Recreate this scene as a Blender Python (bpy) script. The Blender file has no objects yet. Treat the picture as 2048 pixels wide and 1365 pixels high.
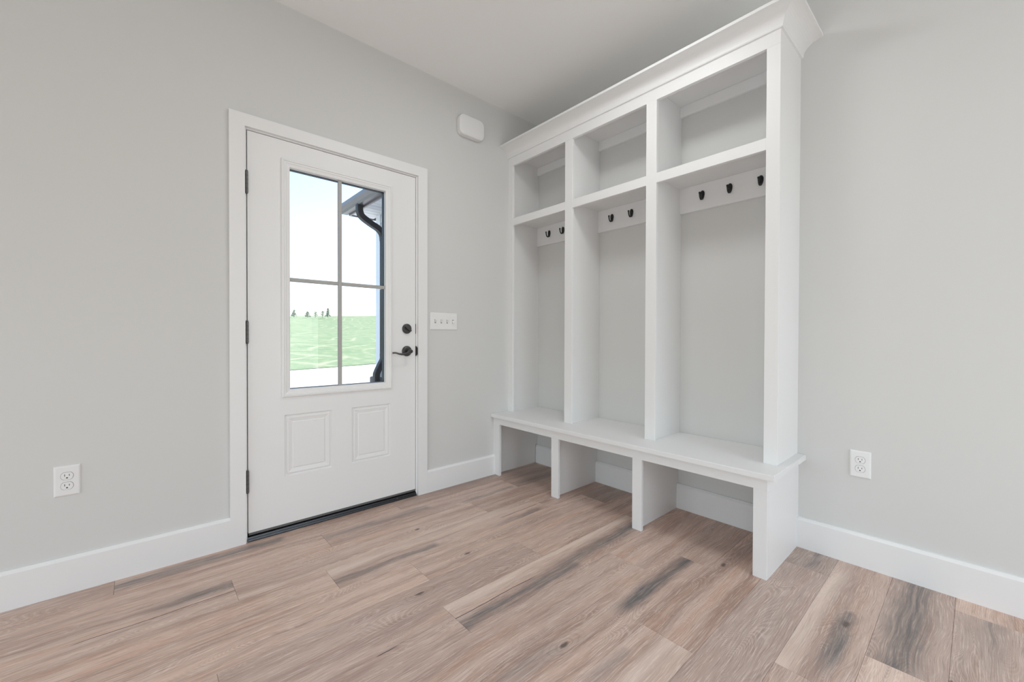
import bpy, bmesh, math, random
from mathutils import Vector, Matrix
random.seed(7)
scene = bpy.context.scene
COL = scene.collection

# ------------------------------------------------------------------ camera
CX, CY, CZ = 2.3898, -2.3921, 1.016
YAW, PITCH, ROLL, FPX = math.radians(48.361), math.radians(-0.549), math.radians(0.154), 830.31
fwd = Vector((-math.sin(YAW) * math.cos(PITCH), math.cos(YAW) * math.cos(PITCH), math.sin(PITCH)))
rt = Vector((math.cos(YAW), math.sin(YAW), 0.0))
up = rt.cross(fwd)
r2 = math.cos(ROLL) * rt + math.sin(ROLL) * up
u2 = -math.sin(ROLL) * rt + math.cos(ROLL) * up
cam_d = bpy.data.cameras.new('camera')
cam_d.sensor_fit = 'HORIZONTAL'
cam_d.sensor_width = 36.0
cam_d.lens = FPX * 36.0 / 2048.0
cam_d.clip_start = 0.02
cam_d.clip_end = 1000.0
cam = bpy.data.objects.new('camera', cam_d)
M = Matrix.Identity(4)
for i in range(3):
    M[i][0], M[i][1], M[i][2] = r2[i], u2[i], -fwd[i]
M[0][3], M[1][3], M[2][3] = CX, CY, CZ
cam.matrix_world = M
COL.objects.link(cam)
scene.camera = cam

# ------------------------------------------------------------------ world, lights, exposure
SUN_EL, SUN_AZ = math.radians(48), math.radians(4)
world = bpy.data.worlds.new('world')
scene.world = world
world.use_nodes = True
wt = world.node_tree
wt.nodes.clear()
sky = wt.nodes.new('ShaderNodeTexSky')
sky.sky_type = 'NISHITA'
sky.sun_disc = False
sky.sun_elevation = SUN_EL
sky.sun_rotation = SUN_AZ
sky.air_density = 1.0
sky.dust_density = 2.0
bg = wt.nodes.new('ShaderNodeBackground')
bg.inputs['Strength'].default_value = 0.47
wo = wt.nodes.new('ShaderNodeOutputWorld')
wt.links.new(sky.outputs[0], bg.inputs[0])
wt.links.new(bg.outputs[0], wo.inputs[0])

def add_light(name, kind, loc, direction, energy, size=None, size_y=None, color=(1, 1, 1), angle=None):
    d = bpy.data.lights.new(name, kind)
    d.energy = energy
    d.color = color
    if kind == 'AREA':
        d.shape = 'RECTANGLE'
        d.size, d.size_y = size, size_y
    if angle is not None:
        d.angle = angle
    o = bpy.data.objects.new(name, d)
    o.location = loc
    o.rotation_euler = Vector(direction).to_track_quat('-Z', 'Y').to_euler()
    COL.objects.link(o)
    return o

sd = Vector((math.sin(SUN_AZ) * math.cos(SUN_EL), math.cos(SUN_AZ) * math.cos(SUN_EL), math.sin(SUN_EL)))
add_light('sun', 'SUN', (0, 20, 30), -sd, 7.0, color=(1.0, 0.96, 0.9), angle=math.radians(0.5))
# area lights at two big windows added in the unseen walls as fill
XR, YF, H = 4.2, -4.8, 2.7232
WR = (-2.00, -0.42, 0.06, 2.30)      # added window in the right wall: y0, y1, z0, z1
WF = (0.25, 3.95, 0.06, 1.45)        # added window in the wall behind: x0, x1, z0, z1
add_light('added_window_light', 'AREA', (XR - 0.03, (WR[0] + WR[1]) / 2, (WR[2] + WR[3]) / 2), (-1, 0, 0), 28.5,
          WR[1] - WR[0], WR[3] - WR[2], color=(0.945, 0.995, 1.0))
add_light('added_window_light', 'AREA', ((WF[0] + WF[1]) / 2, YF + 0.03, (WF[2] + WF[3]) / 2), (0, 1, 0), 30.5,
          WF[1] - WF[0], WF[3] - WF[2], color=(0.945, 0.995, 1.0))

vs = scene.view_settings
vs.view_transform = 'Standard'
vs.look = 'None'
vs.exposure = 0.0
vs.gamma = 1.0
vs.use_curve_mapping = False
try:
    scene.cycles.use_denoising = True
    scene.cycles.max_bounces = 14
    scene.cycles.diffuse_bounces = 8
    scene.cycles.transparent_max_bounces = 16
    scene.cycles.caustics_reflective = False
    scene.cycles.caustics_refractive = False
except Exception:
    pass

# ------------------------------------------------------------------ material helpers
def srgb(r, g, b):
    f = lambda c: (c / 255 / 12.92) if c / 255 <= 0.04045 else ((c / 255 + 0.055) / 1.055) ** 2.4
    return (f(r), f(g), f(b), 1.0)

class NT:
    def __init__(self, name):
        self.mat = bpy.data.materials.new(name)
        self.mat.use_nodes = True
        self.t = self.mat.node_tree
        self.t.nodes.clear()
        self.out = self.t.nodes.new('ShaderNodeOutputMaterial')

    def n(self, kind, **props):
        nd = self.t.nodes.new(kind)
        for k, v in props.items():
            setattr(nd, k, v)
        return nd

    def put(self, sock, v):
        if isinstance(v, bpy.types.NodeSocket):
            self.t.links.new(v, sock)
        elif v is not None:
            sock.default_value = v

    def m(self, op, a, b=None, c=None, clamp=False):
        nd = self.n('ShaderNodeMath', operation=op, use_clamp=clamp)
        self.put(nd.inputs[0], a)
        if b is not None:
            self.put(nd.inputs[1], b)
        if c is not None:
            self.put(nd.inputs[2], c)
        return nd.outputs[0]

    def comb(self, x, y, z=0.0):
        nd = self.n('ShaderNodeCombineXYZ')
        for s, v in zip(nd.inputs, (x, y, z)):
            self.put(s, v)
        return nd.outputs[0]

    def sep(self, v):
        nd = self.n('ShaderNodeSeparateXYZ')
        self.put(nd.inputs[0], v)
        return nd.outputs

    def noise(self, vec, scale=1.0, detail=2.0, rough=0.5, dist=0.0):
        nd = self.n('ShaderNodeTexNoise')
        self.put(nd.inputs['Vector'], vec)
        nd.inputs['Scale'].default_value = scale
        nd.inputs['Detail'].default_value = detail
        nd.inputs['Roughness'].default_value = rough
        nd.inputs['Distortion'].default_value = dist
        return nd.outputs[0]

    def ss(self, v, a, b, lo=0.0, hi=1.0):
        nd = self.n('ShaderNodeMapRange', interpolation_type='SMOOTHSTEP')
        self.put(nd.inputs[0], v)
        for k, x in zip((1, 2, 3, 4), (a, b, lo, hi)):
            self.put(nd.inputs[k], x)
        return nd.outputs[0]

    def mix(self, fac, a, b):
        nd = self.n('ShaderNodeMix', data_type='RGBA')
        self.put(nd.inputs[0], fac)
        self.put(nd.inputs[6], a)
        self.put(nd.inputs[7], b)
        return nd.outputs[2]

    def attr(self, name):
        nd = self.n('ShaderNodeAttribute', attribute_type='OBJECT', attribute_name=name)
        return nd

    def pos(self):
        return self.n('ShaderNodeNewGeometry').outputs['Position']

    def bsdf(self, color, rough=0.5, metallic=0.0, spec=0.5, normal=None):
        b = self.n('ShaderNodeBsdfPrincipled')
        self.put(b.inputs['Base Color'], color)
        self.put(b.inputs['Roughness'], rough)
        b.inputs['Metallic'].default_value = metallic
        b.inputs['Specular IOR Level'].default_value = spec
        if normal is not None:
            self.t.links.new(normal, b.inputs['Normal'])
        self.t.links.new(b.outputs[0], self.out.inputs[0])
        return b

    def bump(self, h, strength, dist):
        nd = self.n('ShaderNodeBump')
        nd.inputs['Strength'].default_value = strength
        nd.inputs['Distance'].default_value = dist
        self.put(nd.inputs['Height'], h)
        return nd.outputs[0]

def paint(name, col, rough, bump_scale=220, bump=0.08, var=0.012, spec=0.4):
    """painted surface: faint roller stipple and a trace of mottling"""
    N = NT(name)
    p = N.pos()
    v = N.noise(p, 2.3, 3)
    c2 = tuple(max(0, x - var) for x in col[:3]) + (1,)
    col_s = N.mix(v, col, c2)
    nrm = N.bump(N.noise(p, bump_scale, 2), bump, 0.0006)
    N.bsdf(col_s, rough, spec=spec, normal=nrm)
    return N.mat

def metal(name, col, rough, metallic=0.0, spec=0.5):
    N = NT(name)
    p = N.pos()
    r = N.m('ADD', N.m('MULTIPLY', N.noise(p, 60, 3), 0.16), rough - 0.08)
    c2 = tuple(x * 0.8 for x in col[:3]) + (1,)
    N.bsdf(N.mix(N.noise(p, 35, 3), col, c2), r, metallic, spec)
    return N.mat

MAT = {}
MAT['wall'] = paint('wall_paint', (0.655, 0.655, 0.645, 1), 0.75, 260, 0.15, 0.01, 0.25)
MAT['ceiling'] = paint('ceiling_paint', (0.90, 0.90, 0.89, 1), 0.85, 180, 0.12, 0.01, 0.2)
MAT['trim'] = paint('trim_paint', (0.80, 0.80, 0.80, 1), 0.42, 300, 0.03, 0.006, 0.4)
MAT['locker'] = paint('locker_paint', (0.80, 0.80, 0.80, 1), 0.42, 320, 0.03, 0.006, 0.4)
MAT['plastic'] = paint('white_plastic', (0.80, 0.80, 0.80, 1), 0.35, 500, 0.01, 0.004, 0.45)
def mat_lamp():
    N = NT('added_lamp_diffuser')
    b = N.bsdf((0.85, 0.85, 0.83, 1), 0.4)
    b.inputs['Emission Color'].default_value = (1.0, 0.97, 0.92, 1)
    b.inputs['Emission Strength'].default_value = 4.0  # glow of the added ceiling lamps
    return N.mat
MAT['lamp'] = mat_lamp()
MAT['gap_shade'] = metal('shadow_gap_grey', (0.22, 0.22, 0.22, 1), 0.7)  # shade of the outlet recess put into the colour
MAT['slot'] = metal('socket_slot_dark', (0.02, 0.02, 0.02, 1), 0.5)
MAT['black'] = metal('black_iron', (0.012, 0.012, 0.013, 1), 0.38)
MAT['bronze'] = metal('dark_pewter', (0.085, 0.083, 0.082, 1), 0.36, 0.55)
MAT['hinge'] = metal('hinge_steel', (0.16, 0.16, 0.16, 1), 0.4, 0.6)
MAT['rubber'] = metal('black_sill', (0.012, 0.013, 0.017, 1), 0.3)
MAT['sweep'] = metal('grey_door_sweep', (0.13, 0.13, 0.13, 1), 0.5)
MAT['gasket'] = metal('dark_gasket', (0.03, 0.035, 0.045, 1), 0.6)
MAT['muntin'] = paint('muntin_backlit_grey', (0.42, 0.41, 0.40, 1), 0.5, 200, 0.02)  # white bars coloured grey to stand in for backlit shade
MAT['gutter'] = metal('bronze_gutter', (0.15, 0.14, 0.15, 1), 0.35, 0.1)
MAT['downspout'] = metal('black_downspout', (0.008, 0.010, 0.015, 1), 0.4, 0.0, 0.15)
MAT['soffit'] = paint('soffit_vinyl', (0.62, 0.62, 0.63, 1), 0.5, 200, 0.02)
MAT['siding'] = paint('siding_white', (0.72, 0.74, 0.76, 1), 0.6, 200, 0.02)
MAT['roof'] = paint('roof_shingle', (0.06, 0.06, 0.065, 1), 0.9, 60, 0.5, 0.03)
MAT['stone'] = paint('dark_stone', (0.06, 0.062, 0.068, 1), 0.55, 30, 0.8, 0.03)

def mat_door():
    """white door skin with a fine embossed vertical grain"""
    N = NT('door_paint')
    s = N.sep(N.pos())
    g = N.noise(N.comb(N.m('MULTIPLY', s[1], 190), N.m('MULTIPLY', s[2], 7), 0.0), 1.0, 3, 0.6)
    N.bsdf((0.80, 0.80, 0.80, 1), 0.42, spec=0.4, normal=N.bump(g, 0.25, 0.0007))
    return N.mat
MAT['door'] = mat_door()

def mat_glass():
    N = NT('window_glass')
    tr = N.n('ShaderNodeBsdfTransparent')
    tr.inputs[0].default_value = (0.97, 0.985, 0.98, 1)
    gl = N.n('ShaderNodeBsdfGlossy')
    gl.inputs['Roughness'].default_value = 0.01
    lw = N.n('ShaderNodeFresnel')
    lw.inputs['IOR'].default_value = 1.35
    mx = N.n('ShaderNodeMixShader')
    N.t.links.new(lw.outputs[0], mx.inputs[0])
    N.t.links.new(tr.outputs[0], mx.inputs[1])
    N.t.links.new(gl.outputs[0], mx.inputs[2])
    N.t.links.new(mx.outputs[0], N.out.inputs[0])
    return N.mat
MAT['glass'] = mat_glass()

PLANK_GAIN = 1.42
def mat_plank():
    """limed vinyl oak plank; streaks, cracks and knots are per-plank object properties"""
    N = NT('limed_oak_plank')
    x, y, z = N.sep(N.pos())
    seed = N.attr('seed').outputs['Fac']
    tone = N.attr('tone').outputs['Fac']
    grey = N.attr('grey').outputs['Fac']
    qx = N.m('ADD', x, N.m('MULTIPLY', seed, 31.0))
    qy = N.m('ADD', y, N.m('MULTIPLY', seed, 67.0))
    # gentle sideways wander of the grain
    wob = N.m('MULTIPLY', N.m('SUBTRACT', N.noise(N.comb(N.m('MULTIPLY', qx, 5), N.m('MULTIPLY', qy, 2.6)), 1, 2), 0.5), 0.05)
    gx = N.m('ADD', qx, wob)
    def nz(fx, fy, det=3, ro=0.55, di=0.0):
        return N.noise(N.comb(N.m('MULTIPLY', gx, fx), N.m('MULTIPLY', qy, fy), 0.0), 1.0, det, ro, di)
    broad = nz(16, 0.9, 3)
    mid = nz(55, 2.4, 3)
    warm = nz(24, 1.3, 2)
    fine = nz(300, 8.5, 4, 0.7)
    col = N.mix(N.ss(broad, 0.36, 0.66), (0.470, 0.340, 0.280, 1), (0.290, 0.188, 0.148, 1))
    col = N.mix(N.m('MULTIPLY', N.ss(warm, 0.48, 0.72), 0.55), col, (0.415, 0.245, 0.17, 1))
    col = N.mix(N.m('MULTIPLY', N.ss(mid, 0.45, 0.75), 0.45), col, (0.47, 0.385, 0.335, 1))
    col = N.mix(grey, col, (0.315, 0.262, 0.238, 1))
    # growth-ring contours
    ring = N.noise(N.comb(N.m('MULTIPLY', gx, 9), N.m('MULTIPLY', qy, 1.5)), 1.0, 1.5, 0.4, 0.5)
    rl = N.m('ABSOLUTE', N.m('SINE', N.m('MULTIPLY', ring, 215)))
    rmask = N.ss(N.noise(N.comb(N.m('MULTIPLY', qx, 6), N.m('MULTIPLY', qy, 1.7)), 1.0, 1), 0.42, 0.62)
    dark_l = N.m('MULTIPLY', N.m('MULTIPLY', N.ss(rl, 0.45, 0.0), rmask), 0.27)
    pale_l = N.m('MULTIPLY', N.m('MULTIPLY', N.ss(rl, 0.86, 1.0), rmask), 0.26)
    col = N.mix(dark_l, col, (0.20, 0.138, 0.115, 1))
    col = N.mix(pale_l, col, (0.60, 0.52, 0.46, 1))
    # limed pores
    col = N.mix(N.m('MULTIPLY', N.ss(fine, 0.52, 0.64), 0.62), col, (0.57, 0.475, 0.415, 1))
    col = N.mix(N.m('MULTIPLY', N.ss(fine, 0.47, 0.34), 0.55), col, (0.21, 0.145, 0.12, 1))
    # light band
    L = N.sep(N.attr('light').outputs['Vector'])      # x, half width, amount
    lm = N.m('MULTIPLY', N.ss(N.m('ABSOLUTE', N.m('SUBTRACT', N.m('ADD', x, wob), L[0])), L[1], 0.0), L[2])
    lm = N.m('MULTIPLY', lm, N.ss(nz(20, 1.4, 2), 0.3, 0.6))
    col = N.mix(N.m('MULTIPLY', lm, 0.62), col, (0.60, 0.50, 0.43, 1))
    wig = N.m('MULTIPLY', N.m('SUBTRACT', N.noise(N.comb(N.m('MULTIPLY', x, 12), N.m('MULTIPLY', qy, 7)), 1, 4, 0.6), 0.5), 0.055)
    rag = N.ss(nz(95, 3.2, 5, 0.75), 0.36, 0.62)
    for k in ('a', 'b'):
        S = N.sep(N.attr('streak_' + k).outputs['Vector'])    # x, y0, y1
        T = N.sep(N.attr('shape_' + k).outputs['Vector'])     # half width, amount, end softness
        dx = N.m('ABSOLUTE', N.m('SUBTRACT', N.m('ADD', x, wig), S[0]))
        m1 = N.ss(dx, T[0], 0.0)
        m2 = N.ss(y, S[1], N.m('ADD', S[1], T[2]))
        m3 = N.ss(y, S[2], N.m('SUBTRACT', S[2], 0.04))
        mm = N.m('MULTIPLY', N.m('MULTIPLY', m1, m2), N.m('MULTIPLY', m3, T[1]))
        mm = N.m('MULTIPLY', N.m('POWER', mm, 0.75), N.m('ADD', 0.30, N.m('MULTIPLY', rag, 0.72)), clamp=True)
        col = N.mix(mm, col, (0.105, 0.102, 0.102, 1))
    # crack line
    Cc = N.sep(N.attr('crack').outputs['Vector'])
    cw = N.m('MULTIPLY', N.m('SUBTRACT', N.noise(N.comb(3.0, N.m('MULTIPLY', qy, 6)), 1, 3), 0.5), 0.016)
    cd = N.m('ABSOLUTE', N.m('SUBTRACT', N.m('ADD', x, cw), Cc[0]))
    cm = N.m('MULTIPLY', N.ss(cd, 0.0026, 0.0008), N.m('MULTIPLY', N.ss(y, Cc[1], N.m('ADD', Cc[1], 0.02)), N.ss(y, Cc[2], N.m('SUBTRACT', Cc[2], 0.05))))
    col = N.mix(cm, col, (0.03, 0.028, 0.03, 1))
    # knot with rings round it
    K = N.sep(N.attr('knot').outputs['Vector'])       # x, y, radius
    kx = N.m('DIVIDE', N.m('SUBTRACT', x, K[0]), N.m('MAXIMUM', K[2], 0.0001))
    ky = N.m('DIVIDE', N.m('SUBTRACT', y, K[1]), N.m('MULTIPLY', N.m('MAXIMUM', K[2], 0.0001), 2.4))
    kd = N.m('SQRT', N.m('ADD', N.m('MULTIPLY', kx, kx), N.m('MULTIPLY', ky, ky)))
    kd = N.m('ADD', kd, N.m('MULTIPLY', N.m('SUBTRACT', N.noise(N.comb(N.m('MULTIPLY', x, 70), N.m('MULTIPLY', y, 40)), 1, 2), 0.5), 0.9))
    on = N.ss(K[2], 0.0001, 0.001)
    kr = N.m('MULTIPLY', N.m('MULTIPLY', N.ss(N.m('SINE', N.m('MULTIPLY', kd, 6.5)), 0.1, 0.9), N.ss(kd, 5.0, 0.6)), N.m('MULTIPLY', on, 0.30))
    col = N.mix(kr, col, (0.185, 0.14, 0.12, 1))
    col = N.mix(N.m('MULTIPLY', N.ss(kd, 1.0, 0.2), N.m('MULTIPLY', on, 0.85)), col, (0.075, 0.058, 0.05, 1))
    br = N.n('ShaderNodeMix', data_type='RGBA', blend_type='MULTIPLY')
    br.inputs[0].default_value = 1.0
    N.put(br.inputs[6], col)
    tc = N.n('ShaderNodeCombineColor')
    for s_ in tc.inputs[:3]:
        N.put(s_, N.m('MULTIPLY', tone, PLANK_GAIN))
    N.put(br.inputs[7], tc.outputs[0])
    rough = N.m('ADD', 0.36, N.m('MULTIPLY', fine, 0.16))
    N.bsdf(br.outputs[2], rough, spec=0.42, normal=N.bump(fine, 0.18, 0.0005))
    return N.mat
MAT['plank'] = mat_plank()

def mat_lawn():
    N = NT('lawn_grass')
    p = N.pos()
    s = N.sep(p)
    big = N.noise(p, 0.09, 4)
    small = N.noise(p, 1.7, 5, 0.7)
    col = N.mix(big, (0.155, 0.225, 0.125, 1), (0.205, 0.26, 0.16, 1))
    col = N.mix(N.m('MULTIPLY', N.ss(small, 0.46, 0.64), 0.6), col, (0.30, 0.33, 0.21, 1))
    # worn wheel tracks winding over the field
    wv = N.m('MULTIPLY', N.m('SUBTRACT', N.noise(p, 0.035, 2, 0.4), 0.5), 34.0)
    ph = N.m('ADD', N.m('ADD', N.m('MULTIPLY', s[0], 0.75), N.m('MULTIPLY', s[1], 1.15)), wv)
    ln = N.ss(N.m('ABSOLUTE', N.m('SINE', ph)), 0.45, 0.0)
    ph2 = N.m('ADD', N.m('SUBTRACT', N.m('MULTIPLY', s[0], 0.30), N.m('MULTIPLY', s[1], 0.95)), N.m('MULTIPLY', wv, 0.7))
    ln = N.m('MAXIMUM', ln, N.m('MULTIPLY', N.ss(N.m('ABSOLUTE', N.m('SINE', ph2)), 0.35, 0.0), 0.7))
    brk = N.ss(N.noise(p, 0.12, 3), 0.34, 0.52)
    col = N.mix(N.m('MULTIPLY', N.m('MULTIPLY', ln, brk), 0.75), col, (0.36, 0.36, 0.26, 1))
    col = N.mix(N.m('MULTIPLY', N.ss(N.noise(p, 0.7, 5, 0.7), 0.46, 0.62), 0.55), col, (0.125, 0.20, 0.10, 1))
    N.bsdf(col, 0.9, spec=0.1, normal=N.bump(small, 0.6, 0.05))
    return N.mat
MAT['lawn'] = mat_lawn()

def mat_concrete():
    N = NT('pale_concrete')
    p = N.pos()
    col = N.mix(N.noise(p, 3.0, 5, 0.6), (0.55, 0.54, 0.52, 1), (0.64, 0.63, 0.61, 1))
    N.bsdf(col, 0.85, spec=0.2, normal=N.bump(N.noise(p, 90, 3), 0.2, 0.002))
    return N.mat
MAT['concrete'] = mat_concrete()
MAT['bark'] = paint('bark', (0.30, 0.27, 0.24, 1), 0.9, 30, 0.5, 0.03)
MAT['needles'] = paint('hazed_evergreen_foliage', (0.30, 0.35, 0.29, 1), 0.9, 20, 0.4, 0.04)  # paled to stand in for distance haze

# ------------------------------------------------------------------ geometry helpers
def box_into(bm, x0, x1, y0, y1, z0, z1):
    x0, x1 = sorted((x0, x1)); y0, y1 = sorted((y0, y1)); z0, z1 = sorted((z0, z1))
    v = [bm.verts.new(c) for c in ((x0, y0, z0), (x1, y0, z0), (x1, y1, z0), (x0, y1, z0),
                                   (x0, y0, z1), (x1, y0, z1), (x1, y1, z1), (x0, y1, z1))]
    for f in ((3, 2, 1, 0), (4, 5, 6, 7), (0, 1, 5, 4), (1, 2, 6, 5), (2, 3, 7, 6), (3, 0, 4, 7)):
        bm.faces.new([v[i] for i in f])

def finish(bm, name, mat, parent=None, bevel=0.0, segs=1, smooth=False, origin=None):
    """link the bmesh as one object; coordinates are world coordinates"""
    if bevel > 0:
        bmesh.ops.bevel(bm, geom=bm.edges[:], offset=bevel, segments=segs, affect='EDGES', clamp_overlap=True)
    bmesh.ops.recalc_face_normals(bm, faces=bm.faces[:])
    base = Vector(origin) if origin else (parent_world(parent) if parent else Vector((0, 0, 0)))
    if parent:
        base = parent_world(parent)
    bmesh.ops.translate(bm, verts=bm.verts[:], vec=-base)
    me = bpy.data.meshes.new(name)
    bm.to_mesh(me)
    bm.free()
    me.materials.append(MAT[mat])
    if smooth:
        for p in me.polygons:
            p.use_smooth = True
    o = bpy.data.objects.new(name, me)
    COL.objects.link(o)
    if parent:
        o.parent = parent
    else:
        o.location = base
    return o

def parent_world(p):
    v = Vector((0, 0, 0))
    while p:
        v += p.location
        p = p.parent
    return v

def box(name, mat, b, parent=None, bevel=0.0012, segs=1):
    bm = bmesh.new()
    box_into(bm, *b)
    return finish(bm, name, mat, parent, bevel, segs, origin=((b[0] + b[1]) / 2, (b[2] + b[3]) / 2, min(b[4], b[5])))

def boxes(name, mat, bs, parent=None, bevel=0.0, origin=None):
    bm = bmesh.new()
    for b in bs:
        box_into(bm, *b)
    return finish(bm, name, mat, parent, bevel, origin=origin)

def thing(name, loc, label, cat=None, kind=None, group=None):
    o = bpy.data.objects.new(name, None)
    o.empty_display_size = 0.1
    o.location = loc
    COL.objects.link(o)
    tag(o, label, cat, kind, group)
    return o

def tag(o, label=None, cat=None, kind=None, group=None):
    if label: o['label'] = label
    if cat: o['category'] = cat
    if kind: o['kind'] = kind
    if group: o['group'] = group
    return o

def ring_x(name, mat, y0, y1, z0, z1, prof, parent, fill=True, smooth=False):
    """nested rectangular loops on a wall facing +x; prof = [(inset, x), ...]"""
    bm = bmesh.new()
    loops = []
    for ins, xx in prof:
        loops.append([bm.verts.new(c) for c in ((xx, y0 + ins, z0 + ins), (xx, y1 - ins, z0 + ins),
                                                (xx, y1 - ins, z1 - ins), (xx, y0 + ins, z1 - ins))])
    for a, b in zip(loops, loops[1:]):
        for i in range(4):
            bm.faces.new((a[i], a[(i + 1) % 4], b[(i + 1) % 4], b[i]))
    if fill:
        bm.faces.new(loops[-1])
    else:
        a, b = loops[-1], loops[0]
        for i in range(4):
            bm.faces.new((a[i], a[(i + 1) % 4], b[(i + 1) % 4], b[i]))
    return finish(bm, name, mat, parent)

def lathe_x(bm, cx, cy, cz, prof, seg=32, axis='x'):
    """prof: [(along, radius)] revolved round an axis through (cx,cy,cz)"""
    rings = []
    for a, r in prof:
        ring = []
        for k in range(seg):
            t = 2 * math.pi * k / seg
            if axis == 'x':
                c = (cx + a, cy + r * math.cos(t), cz + r * math.sin(t))
            elif axis == 'y':
                c = (cx + r * math.cos(t), cy + a, cz + r * math.sin(t))
            else:
                c = (cx + r * math.cos(t), cy + r * math.sin(t), cz + a)
            ring.append(bm.verts.new(c))
        rings.append(ring)
    for a, b in zip(rings, rings[1:]):
        for k in range(seg):
            bm.faces.new((a[k], a[(k + 1) % seg], b[(k + 1) % seg], b[k]))
    bm.faces.new(rings[0]); bm.faces.new(rings[-1])

def tube(bm, pts, radii, seg=10, flat=(1.0, 1.0), ref=Vector((0, 0, 1))):
    """swept tube through pts; radii per point, flat = scale along the two cross axes"""
    rings = []
    pts = [Vector(p) for p in pts]
    for i, p in enumerate(pts):
        t = (pts[min(i + 1, len(pts) - 1)] - pts[max(i - 1, 0)]).normalized()
        a = t.cross(ref)
        if a.length < 1e-4:
            a = t.cross(Vector((1, 0, 0)))
        a.normalize()
        b = t.cross(a).normalized()
        rr = radii[i] if isinstance(radii, (list, tuple)) else radii
        fa, fb = flat
        rings.append([bm.verts.new(p + a * (rr * fa * math.cos(2 * math.pi * k / seg)) + b * (rr * fb * math.sin(2 * math.pi * k / seg))) for k in range(seg)])
    for a, b in zip(rings, rings[1:]):
        for k in range(seg):
            bm.faces.new((a[k], a[(k + 1) % seg], b[(k + 1) % seg], b[k]))
    bm.faces.new(rings[0]); bm.faces.new(rings[-1])

def prism(bm, poly, a0, a1, axis):
    """extrude a 2-D polygon along an axis: x -> (y,z), y -> (x,z), z -> (x,y)"""
    def P(u, v, a):
        return {'x': (a, u, v), 'y': (u, a, v), 'z': (u, v, a)}[axis]
    A = [bm.verts.new(P(u, v, a0)) for u, v in poly]
    B = [bm.verts.new(P(u, v, a1)) for u, v in poly]
    bm.faces.new(A); bm.faces.new(B)
    for i in range(len(poly)):
        j = (i + 1) % len(poly)
        bm.faces.new((A[i], A[j], B[j], B[i]))

# ------------------------------------------------------------------ room shell
D0 = -1.0927                 # latch edge of the door slab
D1 = D0 - 0.914              # hinge edge
DH, DZ = 2.0261, 0.0413      # slab top and bottom
OY0, OY1, OZ = D1 - 0.030, D0 + 0.030, DH + 0.030    # rough opening
WT = 0.15

w = boxes('wall_left', 'wall', [(-WT, 0, YF - WT, OY0, -0.02, H), (-WT, 0, OY1, WT, -0.02, H), (-WT, 0, OY0, OY1, OZ, H)])
tag(w, 'pale grey painted wall that holds the white exterior door', 'wall', 'structure')
w = boxes('wall_back', 'wall', [(0, XR + WT, 0, WT, -0.02, H)])
tag(w, 'pale grey painted wall behind the white built-in locker', 'wall', 'structure')
w = boxes('wall_right', 'wall', [(XR, XR + WT, YF, WR[0], -0.02, H), (XR, XR + WT, WR[1], 0, -0.02, H),
                                 (XR, XR + WT, WR[0], WR[1], -0.02, WR[2]), (XR, XR + WT, WR[0], WR[1], WR[3], H)])
tag(w, 'pale grey painted wall with a wide added window, opposite the door', 'wall', 'structure')
w = boxes('wall_front', 'wall', [(0, WF[0], YF - WT, YF, -0.02, H), (WF[1], XR + WT, YF - WT, YF, -0.02, H),
                                 (WF[0], WF[1], YF - WT, YF, -0.02, WF[2]), (WF[0], WF[1], YF - WT, YF, WF[3], H)])
tag(w, 'pale grey painted wall with a large added window, opposite the locker', 'wall', 'structure')
c = boxes('ceiling', 'ceiling', [(-WT, XR + WT, YF - WT, WT, H, H + 0.12)])
tag(c, 'flat pale grey painted ceiling', 'ceiling', 'structure')

# windows added in the unseen walls to light the room
def unseen_window(name, horiz, a0, a1, z0, z1, plane, label):
    t = thing(name, (plane if not horiz else (a0 + a1) / 2, (a0 + a1) / 2 if not horiz else plane, z0), label, 'window', 'structure')
    def bx(nm, mat, p0, p1, q0, q1, d0, d1):
        if horiz:
            return box(nm, mat, (p0, p1, plane + d0, plane + d1, q0, q1), t)
        return box(nm, mat, (plane - d1, plane - d0, p0, p1, q0, q1), t)
    f, dd = 0.05, (-0.10, -0.03)
    bx('frame_side', 'trim', a0, a0 + f, z0, z1, *dd); bx('frame_side', 'trim', a1 - f, a1, z0, z1, *dd)
    bx('frame_head', 'trim', a0 + f, a1 - f, z1 - f, z1, *dd); bx('frame_sill', 'trim', a0 + f, a1 - f, z0, z0 + f, *dd)
    mid = (a0 + a1) / 2
    bx('mullion', 'trim', mid - 0.03, mid + 0.03, z0 + f, z1 - f, *dd)
    bx('pane', 'glass', a0 + f, mid - 0.03, z0 + f, z1 - f, -0.07, -0.064)
    bx('pane', 'glass', mid + 0.03, a1 - f, z0 + f, z1 - f, -0.07, -0.064)
unseen_window('added_window_1', False, WR[0], WR[1], WR[2], WR[3], XR, 'wide two-pane window added opposite the door to light the room')
unseen_window('added_window_2', True, WF[0], WF[1], WF[2], WF[3], YF, 'large two-pane window added opposite the locker to light the room')

# floor: every plank is a piece of its own
PW, PL, X2 = 0.183, 1.22, 0.326
floor = thing('floor', (XR / 2, YF / 2, 0), 'limed oak plank floor running along the door wall', 'floor', 'structure')
boxes('subfloor', 'concrete', [(0.0, XR, YF, 0, -0.06, -0.0082)], floor)
JOINT = {0: -2.483, 1: -1.714, 2: -2.121, 3: -1.803, 4: -0.28, 5: -1.01, 6: -1.554, 7: -0.755, 8: -0.53, 9: -1.075,
         10: -0.214, 11: -0.92, 12: -0.668, 13: -1.35, 14: -0.35, 15: -0.95}
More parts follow.
